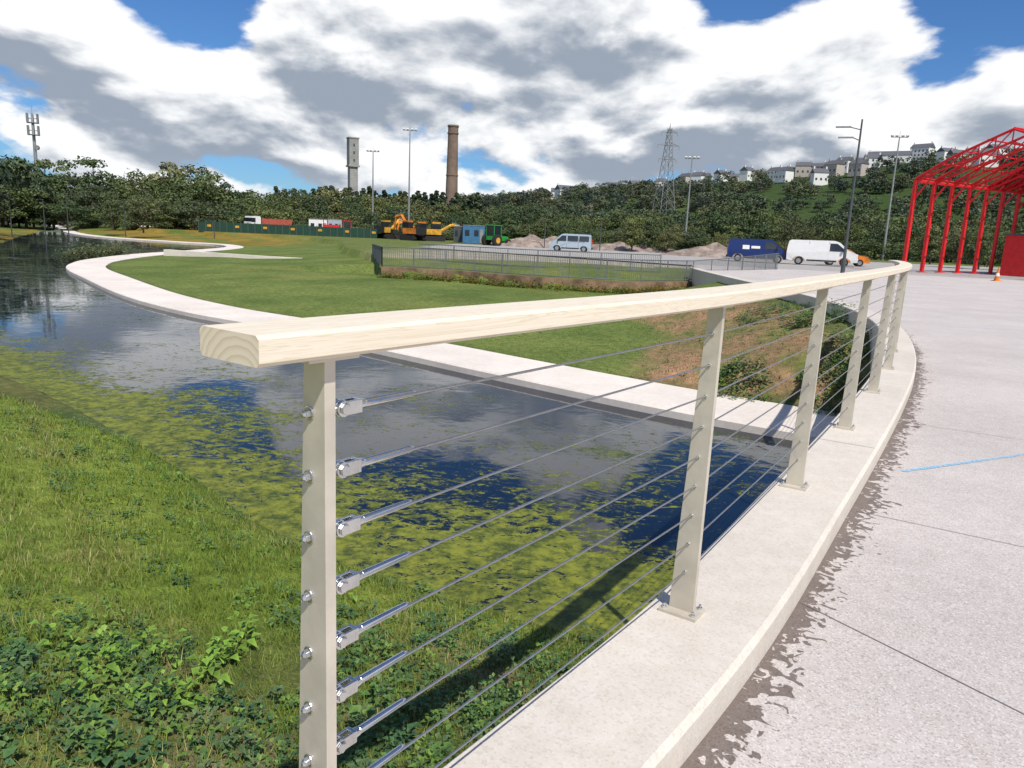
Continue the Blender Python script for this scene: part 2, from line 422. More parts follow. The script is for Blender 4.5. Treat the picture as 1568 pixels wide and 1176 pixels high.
# ------------------------------------------------------------------ waterside path, lawn edging, footbridge
sweep('waterside_path',PATH,[(-.95,-1.35),(.95,-1.35),(.98,-1.38),(.98,-2.2),(-.98,-2.2),(-.98,-1.38)],M_PATH)
EDG=catmull([(-27.5,58.6),(-18.7,54.5),(-9.5,51.5),(-8.2,47)],5)
sweep('lawn_edging_wall',EDG,[(-.25,-.85),(.25,-.85),(.25,-1.5),(-.25,-1.5)],M_PATH)
mb=MB(); A=Vector((-118,140,0)); B=Vector((-80,150,0)); ang=math.atan2(B.y-A.y,B.x-A.x); C=(A+B)/2; L_=(B-A).length
mb.box((C.x,C.y,-.25),(L_,2.6,.55),0,ang)
for q in (.12,.5,.88):
    p=A.lerp(B,q); mb.box((p.x,p.y,-1.3),(.7,2.2,1.55),0,ang)
for i_ in range(27):
    p=A.lerp(B,i_/26); mb.box((p.x+math.sin(ang)*1.2,p.y-math.cos(ang)*1.2,.55),(.07,.07,1.05),1,ang)
for z in (.35,.7,1.08):
    mb.box((C.x+math.sin(ang)*1.2,C.y-math.cos(ang)*1.2,z),(L_,.05,.05),1,ang)
mb.build('footbridge',[M_TOWER,M_DARK])
mb=MB(); mb.box((0,0,0),(8,.5,1.5)); mb.box((0,0,.79),(8.2,.7,.08)); mb.build('bridge_abutment_wall',[M_PATH],(-75.5,149.5,-.2),.1)

# ------------------------------------------------------------------ plaza, kerb
offs=[.275,.30,.34,.4,.5,.65,.85,1.2,1.8,2.6,4,6,9,14,22,35,55,80]
d,n=normals2(LINE); s=np.concatenate([[0],np.cumsum(np.linalg.norm(np.diff(LINE,axis=0),axis=1))])
V=[];UV=[]
for i in range(len(LINE)):
    for o in offs:
        V.append((LINE[i][0]+n[i][0]*o,LINE[i][1]+n[i][1]*o,0)); UV.append((s[i],o-.275))
k=len(offs); idp=np.arange(len(V)).reshape(len(LINE),k)
Fp=np.stack([idp[:-1,:-1],idp[:-1,1:],idp[1:,1:],idp[1:,:-1]],-1).reshape(-1,4)
npmesh('plaza_pavement',V,Fp,M_PLAZA,uv=UV)
sweep('kerb_wall',LINE[:len(LINE)-12],[(-.125,.108),(-.113,.12),(.262,.12),(.28,.102),(.28,-.1),(.18,-2.3),(-.125,-2.3)],M_KERB)
mb=MB(); mb.add([(11,49.5,-.03),(75,30,-.03),(95,96,-.03),(-8,98,-.03),(-9,68,-.03),(4,56,-.03)],[(0,1,2,3,4,5)])
mb.build('service_road',[M_ROAD])
def interp_line(sv):
    x=np.interp(sv,s,LINE[:,0]); y=np.interp(sv,s,LINE[:,1]); nx=np.interp(sv,s,n[:,0]); ny=np.interp(sv,s,n[:,1]); return np.array([x,y]),np.array([nx,ny])
s1=s[np.argmin(np.hypot(LINE[:,0]-POSTS[0][0],LINE[:,1]-POSTS[0][1]))]
M_JOINT=simple('joint_sealant',(.24,.215,.195),.9)
def strip(mb,a,b,w,z,m=0):
    a=np.array(a);b=np.array(b);t=(b-a)/np.linalg.norm(b-a);q=np.array([-t[1],t[0]])*w/2
    mb.add([(*(a-q),z),(*(b-q),z),(*(b+q),z),(*(a+q),z)],[(0,1,2,3)],m)
mb=MB()
for sv,rot in [(s1+2.35,-.42),(s1+3.55,0),(s1+6.2,0),(s1+9.4,0),(s1+12.9,0),(s1+17,0),(s1+22,0),(s1+28,0)]:
    p,q=interp_line(sv); q2=np.array([q[0]*math.cos(rot)-q[1]*math.sin(rot),q[0]*math.sin(rot)+q[1]*math.cos(rot)]); strip(mb,p+q2*.31,p+q2*14,.005,.003)
for off in (6.5,):
    for i in range(len(LINE)-1):
        strip(mb,LINE[i]+n[i]*off,LINE[i+1]+n[i+1]*off,.006,.0035)
mb.build('pavement_joints',[M_JOINT])
mb=MB()
for sv in [s1+4.6,s1+8.5]:
    p,q=interp_line(sv); strip(mb,p-q*.1,p+q*.26,.005,.1215)
mb.build('kerb_joints',[M_JOINT])
def mat_chalk(name,c):
    m,t,b=newmat(name)
    tc=t.node('ShaderNodeTexCoord').outputs['Object']
    nn=t.noise(tc,45.,4,.7); big=t.noise(tc,2.,2)
    b.inputs['Roughness'].default_value=.95
    b.inputs['Base Color'].default_value=(*c,1)
    t.set(b.inputs['Alpha'],t.math('MULTIPLY',t.step(nn,.40,.54),t.step(big,.35,.6,.5,.95)))
    return m
M_CHALK=mat_chalk('blue_chalk',(.27,.56,.80)); M_CHALKR=mat_chalk('red_chalk',(.6,.25,.22))
mb=MB(); strip(mb,(2.62,4.72),(5.2,5.95),.034,.0055); mb.build('chalk_line',[M_CHALK])
mb=MB(); strip(mb,(8.4,14.8),(16,14.0),.03,.0055); mb.build('chalk_line',[M_CHALK])
mb=MB(); strip(mb,(10,21.5),(19,20.3),.04,.0055); mb.build('chalk_line',[M_CHALKR])

# ------------------------------------------------------------------ cable railing
hand=empty('cable_balustrade')
sr=np.arange(s1-.150,s1+14.2,.22)
RL=np.stack([np.interp(sr,s,LINE[:,0]),np.interp(sr,s,LINE[:,1])],1)
ZB,ZT=1.234,1.279
r=sweep('timber_handrail',RL,[(-.060,ZB),(.074,ZB),(.080,ZB+.006),(.080,ZT-.006),(.074,ZT),(-.060,ZT),(-.066,ZT-.006),(-.066,ZB+.006)],M_WOOD,capmat=M_END)
r.parent=hand
CZ=[1.135-.107*i for i in range(9)]
def lean(z): return .022*(z-.13)/1.1
XC=[]
for pi,(px,py) in enumerate(POSTS):
    j=np.argmin(np.hypot(LINE[:,0]-px,LINE[:,1]-py)); dx,dy=d[j]; R=Matrix(((dy,dx,0),(-dx,dy,0),(0,0,1)))
    mb=MB()
    def tr(v): return R@Vector(v)+Vector((px,py,0))
    XC.append([tr((lean(z),0,z)) for z in CZ])
    th=.011
    zs=[.132,1.225]; ws=[.046,.026]
    vs=[tr((lean(z)+sx*w,sy*th,z)) for z,w in zip(zs,ws) for sy in(-1,1) for sx in(-1,1)]
    mb.add(vs,[(0,2,3,1),(4,5,7,6),(0,1,5,4),(2,6,7,3),(0,4,6,2),(1,3,7,5)],0)
    mb.box(tr((0,0,.126)),(.14,.10,.012),0,R=R)
    mb.box(tr((.02,0,1.2295)),(.08,.10,.008),0,R=R)
    for bx in(-.054,.054):
        for by in (-.035,.035):
            mb.cyl(tr((bx,by,.132)),tr((bx,by,.141)),.009,n=6,m=1); mb.cyl(tr((bx,by,.141)),tr((bx,by,.15)),.005,n=8,m=1)
    if pi==0:
        for z in CZ:
            x0=lean(z)-.004
            mb.cyl(tr((x0-.006,-th-.003,z)),tr((x0-.006,-th,z)),.012,n=14,m=1)
            mb.cyl(tr((x0-.006,-th-.011,z)),tr((x0-.006,-th-.003,z)),.0075,.009,n=6,m=1)
            mb.cyl(tr((x0-.006,-th-.016,z)),tr((x0-.006,-th-.011,z)),.003,.007,n=10,m=1)
            mb.cyl(tr((x0,th,z)),tr((x0,th+.030,z)),.008,n=10,m=1)
            mb.cyl(tr((x0-.004,th+.036,z)),tr((x0+.004,th+.036,z)),.0150,n=16,m=1)
            for sx in(-.0086,.0086):
                mb.cyl(tr((x0+sx-.0026,th+.036,z)),tr((x0+sx+.0026,th+.036,z)),.0142,n=14,m=1)
                mb.box(tr((x0+sx,th+.052,z)),(.0052,.032,.024),1,R=R)
            mb.cyl(tr((x0+.0114,th+.036,z)),tr((x0+.0175,th+.036,z)),.0100,n=6,m=1)
            mb.cyl(tr((x0-.0175,th+.036,z)),tr((x0-.0114,th+.036,z)),.0100,n=6,m=1)
            mb.box(tr((x0,th+.071,z)),(.023,.008,.0235),1,R=R)
            mb.cyl(tr((x0,th+.074,z)),tr((x0,th+.088,z)),.0105,.0085,n=12,m=1)
            mb.cyl(tr((x0,th+.088,z)),tr((x0,th+.205,z)),.0076,.0066,n=14,m=1)
            mb.cyl(tr((x0,th+.205,z)),tr((x0,th+.214,z)),.0066,.0034,n=14,m=1)
    else:
        for z in CZ:
            mb.cyl(tr((lean(z),-th-.004,z)),tr((lean(z),th+.004,z)),.0065,n=10,m=1)
    mb.build('post_%d'%(pi+1),[M_STEEL,M_STAIN],parent=hand,bevel=.0012)
mb=MB()
for a,b in zip(XC[:-1],XC[1:]):
    for p0,p1 in zip(a,b): mb.cyl(p0,p1,.0029,n=7,caps=False)
mb.build('cables',[M_CABLE],parent=hand,smooth=True)

# ------------------------------------------------------------------ grass blades and weeds on the near bank
def blades(name,N,rmin,rmax,azr,mask,hrange,wid,cols):
    r=rng.uniform(rmin,rmax,N); a=np.radians(rng.uniform(*azr,N)); x=r*np.sin(a); y=r*np.cos(a)
    z,sd,u,du,nr=field(x,y); ok=mask(x,y,sd,u,du,nr,r); x,y,z,r,sd=x[ok],y[ok],z[ok],r[ok],sd[ok]; N=len(x)
    tuft=np.clip(1+.7*lump(x,y,3.3),.3,2)
    h=rng.uniform(*hrange,N)*tuft; w=wid*(1+r*.16)*rng.uniform(.6,1.3,N)
    t=rng.uniform(0,2*np.pi,N); l=rng.uniform(.1,.9,N)*h; t2=rng.uniform(0,2*np.pi,N)
    A=np.stack([x-np.cos(t)*w,y-np.sin(t)*w,z-.012],1); B=np.stack([x+np.cos(t)*w,y+np.sin(t)*w,z-.012],1)
    C=np.stack([x+np.cos(t2)*l,y+np.sin(t2)*l,z+h],1)
    V=np.stack([A,B,C],1).reshape(-1,3)
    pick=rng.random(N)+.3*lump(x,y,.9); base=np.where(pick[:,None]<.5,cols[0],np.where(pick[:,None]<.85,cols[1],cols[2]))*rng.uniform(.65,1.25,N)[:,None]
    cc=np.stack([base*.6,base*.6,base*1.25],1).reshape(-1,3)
    npmesh(name,V,np.arange(3*N).reshape(-1,3),M_GRASS,cols=cc)
side=lambda u,du:(~u)&(du>.14)
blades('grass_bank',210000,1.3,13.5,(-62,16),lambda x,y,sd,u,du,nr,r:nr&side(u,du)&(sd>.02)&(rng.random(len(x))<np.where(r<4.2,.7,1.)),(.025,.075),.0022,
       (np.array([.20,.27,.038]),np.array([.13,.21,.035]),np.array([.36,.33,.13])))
blades('lawn_edge_grass',50000,10,26,(-32,24),lambda x,y,sd,u,du,nr,r:(~nr)&side(u,du)&(sd>1.05)&((sd<1.4)|(rng.random(len(x))<.5)),(.02,.045),.003,
       (np.array([.15,.20,.045]),np.array([.12,.18,.04]),np.array([.24,.23,.08])))
def leaves(name,plants,mat=M_WEED):
    VV=[];FF=[];CC=[];o=0; rd=random.random
    for (x,y,z,H,nl,ls,tone) in plants:
        for j in range(nl):
            f=(j+.5)/nl; a=j*2.4+rd()*.8; ph=H*f**.8
            el=-.1+.85*rd()+.35*f; ce,se=math.cos(el),math.sin(el); ca,sa=math.cos(a),math.sin(a)
            L=ls*(.6+.65*rd())*(1-.35*f); W=L*(.26+.12*rd()); ex=rd()*H*.35
            bx,by,bz=x+ca*.01+random.gauss(0,.01)+ca*ce*ex,y+sa*.01+random.gauss(0,.01)+sa*ce*ex,z+ph+se*ex
            sx_,sy_=sa,-ca; ux,uy,uz=-se*ca,-se*sa,ce
            mx,my,mz=bx+ca*ce*L*.38,by+sa*ce*L*.38,bz+se*L*.38
            VV+=[(bx,by,bz),(mx+sx_*W+ux*W*.35,my+sy_*W+uy*W*.35,mz+uz*W*.35),(bx+ca*ce*L,by+sa*ce*L,bz+se*L-L*.35),(mx-sx_*W+ux*W*.35,my-sy_*W+uy*W*.35,mz+uz*W*.35),(mx,my,mz)]
            FF+=[(o,o+1,o+4),(o+1,o+2,o+4),(o+4,o+2,o+3),(o,o+4,o+3)]
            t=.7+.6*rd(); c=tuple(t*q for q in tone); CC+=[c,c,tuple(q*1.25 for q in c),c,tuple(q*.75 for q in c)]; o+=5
    return npmesh(name,VV,FF,mat,cols=np.array(CC))
tones=[(.085,.17,.055),(.11,.21,.05),(.07,.15,.055),(.18,.29,.05),(.12,.19,.075),(.14,.24,.055),(.055,.12,.05)]
def scatter(n,rmn,rmx,azr,cond):
    N=n*14
    r=np.sqrt(rng.uniform(rmn**2,rmx**2,N)); a=np.radians(rng.uniform(*azr,N)); x,y=r*np.sin(a),r*np.cos(a)
    z,sd,u,du,nr=field(x,y); ok=cond(x,y,sd,u,du,nr,r); idx=np.nonzero(ok)[0][:n]
    return [(float(x[i]),float(y[i]),float(z[i])) for i in idx]
pl=[]
for (x,y,z) in scatter(1300,1.7,5.2,(-66,12),lambda x,y,sd,u,du,nr,r:nr&(~u)&(du>.17)&(sd>.15)&(lump(x,y,1.1)>-.4)&(rng.random(len(x))<(1.15-(r-3.2)*.55))):
    big=random.random()<.25
    pl.append((x,y,z-.01,random.uniform(.03,.11)*(1.6 if big else 1),random.randint(8,20),random.uniform(.03,.052)*(1.5 if big else 1),random.choice(tones)))
for i in range(15):
    a=random.uniform(-34,-20); r_=random.uniform(3.4,4.3); x=r_*math.sin(rad(a)); y=r_*math.cos(rad(a)); z=float(field(np.array([x]),np.array([y]))[0][0])
    pl.append((x,y,z,random.uniform(.10,.20),22,random.uniform(.06,.085),(.20,.34,.05)))
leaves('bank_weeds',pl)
pl=[]
for (x,y,z) in scatter(260,4.8,12,(-60,10),lambda x,y,sd,u,du,nr,r:nr&(~u)&(du>.17)&(sd>.0)&(sd<1.6)):
    pl.append((x,y,z,random.uniform(.05,.12),random.randint(5,10),random.uniform(.04,.07),random.choice(tones)))
leaves('shore_plants',pl)
def bush(cx,cy,R,H,n,ls,name='shrub_clump'):
    a=rng.uniform(0,6.28,n); q=R*np.sqrt(rng.random(n)); x=cx+q*np.cos(a); y=cy+q*np.sin(a); z=field(x,y)[0]
    leaves(name,[(float(x[i]),float(y[i]),float(z[i]),H*(1-.6*(q[i]/R)**2)*random.uniform(.6,1.1),14,ls,random.choice(tones)) for i in range(n)])
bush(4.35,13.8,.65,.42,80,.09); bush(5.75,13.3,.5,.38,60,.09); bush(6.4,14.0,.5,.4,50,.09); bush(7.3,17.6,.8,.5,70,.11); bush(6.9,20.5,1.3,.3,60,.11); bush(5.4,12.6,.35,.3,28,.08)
pl=[]
for (x,y,z) in scatter(230,10,26,(5,24),lambda x,y,sd,u,du,nr,r:(~nr)&(~u)&(du<4.5)&(sd>1.1)):
    pl.append((x,y,z,random.uniform(.05,.14),8,random.uniform(.05,.085),random.choice(tones)))
leaves('slope_weeds',pl)
pl=[]
for i in range(260):
    q=random.random(); x=-27.6-2.4*q+random.gauss(0,.25)-1.4; y=48+12*q+random.gauss(0,.5)
    pl.append((x,y,WL,random.uniform(.3,.9),7,.30,(.13,.15,.06)))
leaves('reed_bed',pl)

# ------------------------------------------------------------------ far railing on retaining wall, flower strip
fr=empty('bar_railing')
RA=catmull(RAILING[::-1],6); RB=catmull([(9.2,39.2),(12.5,42.6),(16.5,47.6)],6)
sweep('retaining_wall',RA,[(-.12,-.55),(.12,-.55),(.12,-1.5),(-.12,-1.5)],M_CORTEN)
def railrun(L,zb,H,name):
    mb=MB(); dd=np.concatenate([[0],np.cumsum(np.linalg.norm(np.diff(L,axis=0),axis=1))]); T=dd[-1]
    zf=zb if callable(zb) else (lambda q:zb)
    q=0
    while q<T:
        x,y=np.interp(q,dd,L[:,0]),np.interp(q,dd,L[:,1]); z=zf(q)
        mb.cyl((x,y,z+.08),(x,y,z+H-.03),.013,n=4,caps=False); q+=.11
    q=0
    while q<T+.1:
        x,y=np.interp(q,dd,L[:,0]),np.interp(q,dd,L[:,1]); z=zf(q)
        mb.box((x,y,z+H/2),(.05,.05,H)); q+=1.8
    for i in range(len(L)-1):
        for zz in(.08,H):
            mb.cyl((*L[i],zf(dd[i])+zz),(*L[i+1],zf(dd[i+1])+zz),.025,n=6)
    mb.build(name,[M_RAILG],parent=fr)
railrun(RA,-.55,1.05,'front_run'); railrun(RB,lambda q:-.55+q*.045,1.05,'ramp_run')
railrun(catmull([(-7.3,40.4),(-9.2,47.5)],6),-.55,1.05,'return_run'); railrun(catmull([(8.2,43),(1.5,42.0),(-6,45.5)],6),-.35,1.0,'rear_run')
pl=[]
tf=[(.42,.20,.02),(.36,.26,.03),(.13,.18,.04),(.12,.17,.04),(.10,.16,.04),(.10,.15,.04)]
for i in range(1500):
    q=random.random()*(len(RA)-1); i0=int(q); p=RA[i0]*(1-q+i0)+RA[min(i0+1,len(RA)-1)]*(q-i0)
    pl.append((p[0]+random.gauss(0,.1),p[1]-.5+random.gauss(0,.25),-1.2,random.uniform(.1,.5),6,.15,random.choice(tf)))
leaves('flower_border',pl)

# ------------------------------------------------------------------ trees
def tree_mesh(name,seed,H=10,R=3.6,nb=34,per=95,ls=.42,conifer=False,tone=(.045,.082,.022)):
    g=np.random.default_rng(seed); rd=random.Random(seed)
    mb=MB(); th=H*(.2 if not conifer else .12)
    mb.cyl((0,0,-.5),(0,0,th),.03*H*.9,.02*H,n=7); mb.cyl((0,0,th),(0,0,H*.8),.02*H,.006*H,n=6)
    for i in range(7):
        a=rd.random()*6.28; z0=th*rd.uniform(.7,1.6); mb.cyl((0,0,z0),(math.cos(a)*R*.65,math.sin(a)*R*.65,z0+H*rd.uniform(.15,.35)),.01*H,.003*H,n=5)
    V=[];C=[];cen=[]
    for i in range(nb):
        if conifer:
            f=(i+.5)/nb; a=rd.random()*6.28; q=R*(1-f)**.8*.7*rd.uniform(.4,1); cen.append((math.cos(a)*q,math.sin(a)*q,H*(.1+.86*f),R*(.42*(1-f)+.12)))
        else:
            u=rd.uniform(-1,1); a=rd.random()*6.28; q=rd.random()**.4
            zz=H*.50+u*H*.40*q; w=math.sqrt(max(0,1-u*u)); w=max(w,.45 if u<0 else 0); lob=1+.22*math.sin(3*a+seed)
            cen.append((math.cos(a)*R*w*q*lob,math.sin(a)*R*w*q*lob,zz,R*rd.uniform(.25,.42)))
    for (cx,cy,cz,br) in cen:
        k=per; v=g.normal(size=(k,3)); v/=np.linalg.norm(v,axis=1)[:,None]; v[:,2]=np.abs(v[:,2])*1.0-.35*(g.random(k)<.4)
        pos=np.array([cx,cy,cz])+v*br*g.uniform(.7,1.08,k)[:,None]*np.array([1,1,.8])
        nrm=v+g.normal(size=(k,3))*.5; nrm/=np.linalg.norm(nrm,axis=1)[:,None]
        t1=np.cross(nrm,g.normal(size=(k,3))); t1/=np.linalg.norm(t1,axis=1)[:,None]; t2=np.cross(nrm,t1)
        sz=ls*g.uniform(.5,1.15,k)[:,None]
        q=np.stack([pos-t1*sz*.5,pos+t2*sz*.32,pos+t1*sz*.5,pos-t2*sz*.32],1)
        V.append(q.reshape(-1,3))
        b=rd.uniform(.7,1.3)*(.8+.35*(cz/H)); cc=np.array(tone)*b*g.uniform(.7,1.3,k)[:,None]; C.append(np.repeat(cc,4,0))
    V=np.concatenate(V);C=np.concatenate(C); nt=len(mb.V)
    me=bpy.data.meshes.new(name)
    faces=mb.F+[(nt+4*i,nt+4*i+1,nt+4*i+2,nt+4*i+3) for i in range(len(V)//4)]
    me.from_pydata(mb.V+[tuple(v) for v in V.tolist()],[],faces)
    me.materials.append(M_LEAF); me.materials.append(M_BARK)
    mi=np.zeros(len(faces),dtype=np.int32); mi[:len(mb.F)]=1; me.polygons.foreach_set('material_index',mi)
    a=me.attributes.new('Col','FLOAT_COLOR','POINT'); c=np.ones((len(me.vertices),4),dtype=np.float32); c[nt:,:3]=C; a.data.foreach_set('color',c.ravel())
    me.update(); return me
TT=[(.075,.112,.038),(.095,.13,.040),(.055,.088,.038),(.108,.138,.048),(.07,.106,.034),(.10,.12,.046)]
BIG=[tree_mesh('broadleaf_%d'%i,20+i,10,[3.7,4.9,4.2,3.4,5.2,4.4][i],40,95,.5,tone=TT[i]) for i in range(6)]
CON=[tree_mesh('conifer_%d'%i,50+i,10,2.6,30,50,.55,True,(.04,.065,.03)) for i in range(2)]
FAR=[tree_mesh('far_tree_%d'%i,70+i,10,5.2,16,36,1.1,tone=(TT[i][0]*.78,TT[i][1]*.78,TT[i][2]*1.2)) for i in range(6)]  # leaf tone shifted towards blue: aerial haze painted into the colour
def place(me,name,az,r,H,parent=None,wide=1.,zb=None):
    p=pol(az,r); z=hheight(p.x,p.y) if zb is None else zb
    ob=bpy.data.objects.new(name,me); COL.objects.link(ob); ob.location=(p.x,p.y,z-.1)
    sc=H/10; ob.scale=(sc*wide,sc*wide,sc); ob.rotation_euler=(0,0,random.random()*6.28)
    if parent: ob.parent=parent
    return ob
belt=empty('distant_tree_belt')
TOPAZ=[-60,-34.6,-32.6,-30.8,-27.5,-25,-21.4,-19,-16.6,-12,-9.6,-5,-2.8,2.6,5,7.5,12,16,19,22,25,30,36,60]
TOPEL=[4.0,3.9,3.4,3.9,3.2,3.9,3.6,2.6,2.8,2.5,2.6,2.4,2.5,2.7,2.0,2.2,2.7,3.0,2.5,2.7,3.1,2.9,2.8,3]
i=0
for row,(r0,f,step) in enumerate([(205,1.04,2.1),(182,.94,2.0),(160,.70,1.9)]):
    az=-56.
    while az<56:
        r=r0+random.uniform(-9,9); el=np.interp(az,TOPAZ,TOPEL); hv=random.uniform(.70,1.16)
        H=(1.5+r*math.tan(rad(el)))*f*hv
        place(BIG[random.randrange(6)],'tree_%d'%i,az,r,H,belt,random.uniform(.95,1.35)/max(hv,.9),-.2); i+=1
        az+=step*random.uniform(.55,1.25)
az=-56
while az<56:
    place(BIG[random.randrange(6)],'scrub_%d'%i,az,random.uniform(140,152) if az>-29 else random.uniform(158,170),random.uniform(2.2,5.4)*(1.25 if az<-18 else 1),belt,1.7,-.9); i+=1; az+=random.uniform(.7,1.2)
az=-17.8
while az<-3:
    el=2.85+random.uniform(-.3,.3)
    place(CON[random.randrange(2)],'conifer_%d'%i,az,250,1.5+250*math.tan(rad(el)),belt,1.3,0); i+=1; az+=random.uniform(.3,.7)
for az,r,H,w in [(-37.4,96,12.6,1.1),(-35.9,112,12.0,1.15),(-34.4,170,14.2,1.0),(-33.2,165,11.5,1.0)]:
    place(BIG[2],'broadleaf_tree',az,r,H,None,w,-1.2)
for az,r,H in [(8.6,96,4.6),(9.9,100,5.0),(11.2,98,3.8),(7.6,104,3.6),(15.0,92,3.2),(-26.5,120,5.5),(-28.3,128,4.5),(30.3,95,5.0),(31.5,92,5.),(33.2,94,4.5),(28.7,110,5.4)]:
    place(BIG[random.choice([1,3,5])],'young_tree',az,r,H,None,.9,-.2)

def house(nm,az,r,L,W,H,white,rot):
    mb=MB(); mb.box((0,0,H/2-1),(L,W,H+2),0)
    rh=W*.38
    mb.add([(-L/2-.3,-W/2-.3,H),(L/2+.3,-W/2-.3,H),(L/2+.3,0,H+rh),(-L/2-.3,0,H+rh),(-L/2-.3,W/2+.3,H),(L/2+.3,W/2+.3,H)],[(0,1,2,3),(3,2,5,4),(0,3,4),(1,5,2)],1)
    for sx in(-L/2+.6,L/2-.6): mb.box((sx,0,H+rh+.3),(.7,.9,1.4),0)
    nw=max(2,int(L/2.6))
    for st in range(int(H//2.6)):
        for q in range(nw):
            x=-L/2+L*(q+.5)/nw
            for sy in(-1,1): mb.box((x,sy*(W/2+.01),1.5+st*2.7),(1.1,.06,1.35),2)
    p=pol(az,r); z=hheight(p.x,p.y)
    return mb.build(nm,[M_RENDER if white else M_RENDER2,M_SLATE,M_GLASS],(p.x,p.y,z+1.6),rot)
HOUSES=[]
hs=[(27.3,600,13,8,9,1),(25.4,575,26,8,5,1),(21.8,610,9,7,6,1),(20.9,580,11,7,5,0),(19.4,608,10,7,6,0),(18.3,560,9,7,5.5,1),(17.3,600,8,7,5,0),(16.4,545,8,7,5,1),(15.5,600,10,7,4.5,0),(14.6,570,8,7,5,1),(22.7,555,9,7,6,1),(23.5,600,9,7,5,0),(13.4,600,9,7,4.5,0),(4.0,575,28,9,4.5,1),(3.0,585,14,8,4,1),(8.5,580,9,7,4,0),(10.4,600,8,7,4.5,1),(7.0,600,8,7,4.5,0),(12.1,585,9,7,4.5,0),(28.8,570,12,7,5,1),(30.3,600,11,7,6,0),(31.5,580,14,7,6,1),(24.4,530,9,7,5.5,1),(20.1,520,9,7,5,0),(18.9,500,8,7,5,1),(22.1,500,9,7,5,0),(21.2,470,8,7,5,1),(29.5,520,12,7,5,0),(31,500,10,7,5,1),(23.6,480,8,7,5,0),(13.0,540,8,7,5,1),(-21.3,240,7,5,5,1)]
for (az,r_,L,W,H,wh) in hs:
    house('hillside_house',az,r_,L,W,H,wh,rad(-az)+random.uniform(-.9,.9)); HOUSES.append((az,r_,L))
hill=empty('hillside_woodland')
for k_ in range(1350):
    az=random.uniform(-16,44); r_=math.sqrt(random.uniform(290**2,690**2)); bad=False
    for (ha,hr,hl) in HOUSES:
        if abs(az-ha)<math.degrees((hl/2+3)/hr) and hr-48<r_<hr+8: bad=True;break
    if bad: continue
    place(FAR[random.randrange(6)],'hill_tree_%d'%k_,az,r_,random.uniform(5.,10.5),hill,random.uniform(.9,1.5))

# ------------------------------------------------------------------ towers, masts
p=pol(-5.15,300); mb=MB(); HH=1.43+300*math.tan(rad(7.65))
mb.cyl((0,0,-1),(0,0,HH-3.2),2.7,1.95,n=24); mb.cyl((0,0,HH-3.2),(0,0,HH-2.7),2.2,n=24); mb.cyl((0,0,HH-2.7),(0,0,HH-.6),1.98,n=24); mb.cyl((0,0,HH-.6),(0,0,HH),2.2,n=24)
mb.cyl((0,0,HH*.55),(0,0,HH*.55+.35),2.45,n=24)
mb.build('brick_chimney',[M_BRICK],(p.x,p.y,0))
p=pol(-12.4,320); mb=MB(); HH=1.43+320*math.tan(rad(6.37))
mb.box((0,0,HH*.35),(3.3,3.3,HH*.7)); mb.box((0,0,HH*.70),(4.6,4.6,.6)); mb.box((0,0,HH*.845),(3.9,3.9,HH*.28)); mb.box((0,0,HH-.2),(4.3,4.3,.5))
for z in (HH*.76,HH*.84,HH*.92): mb.box((0,-1.97,z),(.7,.12,1.0),1)
for sx in(-1.4,0,1.4): mb.box((sx,-1.68,HH*.35),(.25,.1,HH*.68),0)
mb.build('concrete_tower',[M_TOWER,M_DARK],(p.x,p.y,0),.5)
def flood(az,r,el,name='floodlight_mast'):
    p=pol(az,r); H=1.43+r*math.tan(rad(el)); mb=MB()
    mb.cyl((0,0,-.8),(0,0,H),.22,.09,n=10); mb.box((0,0,H),(2.6,.12,.12))
    for x in(-1.15,-.45,.45,1.15): mb.box((x,-.15,H+.2),(.4,.35,.26),1,R=Matrix.Rotation(.5,3,'X'))
    mb.cyl((0,0,H),(0,0,H+.9),.03,n=5)
    mb.build(name,[M_GREYM,M_WHITE],(p.x,p.y,0),-rad(az)+random.uniform(-.3,.3))
flood(-8.3,150,7.12); flood(-10.95,165,5.5); flood(12.45,150,5.95); flood(25.85,140,7.4)
p=pol(-32.4,190); mb=MB(); H=1.43+190*math.tan(rad(6.3))
mb.cyl((0,0,-1),(0,0,H-.8),.48,.26,n=12)
for z,rr_ in((H-1.6,1.05),(H-4.0,1.05)):
    for k_ in range(6):
        a=k_*1.047; mb.cyl((0,0,z),(rr_*math.cos(a),rr_*math.sin(a),z),.05,n=5); mb.box((rr_*math.cos(a),rr_*math.sin(a),z),(.32,.32,1.9),1,a)
    mb.cyl((0,0,z-.9),(0,0,z-.8),1.1,n=14)
mb.cyl((.6,0,H-7.4),(.6,-.4,H-7.4),.5,n=12,m=1); mb.cyl((0,0,H-.8),(0,0,H+1.0),.05,n=5)
mb.build('telecom_mast',[M_GREYM,M_GREYM],(p.x,p.y,0))
for az,r_,el in [(-30.9,120,1.35),(-32.2,112,.9),(-22,118,.5),(-14.5,115,.6),(2.0,95,1.1),(6.2,93,1.4),(-27.6,125,1.0),(-34,108,1.1)]:
    p=pol(az,r_); H=1.43+r_*math.tan(rad(el)); mb=MB(); mb.cyl((0,0,-1.8),(0,0,H),.07,.05,n=8); mb.box((-.3,0,H+.03),(.75,.2,.08)); mb.build('path_light',[M_DARK],(p.x,p.y,0),-rad(az))
mb=MB(); mb.cyl((0,0,0),(0,0,.9),.13,.13,n=14); mb.cyl((0,0,.9),(0,0,9.0),.095,.05,n=12)
for z,L_ in((8.55,1.15),(7.95,.75)):
    mb.cyl((0,0,z-.15),(-L_*.5,0,z),.03,n=8); mb.box((-L_*.5-.4,0,z+.02),(.85,.3,.07),1)
mb.build('street_lamp',[M_DARK,M_GREYM],(20.0,46.1,0),rad(-20),bevel=.01)
p=pol(10.7,360); HH=1.43+360*math.tan(rad(6.7)); mb=MB()
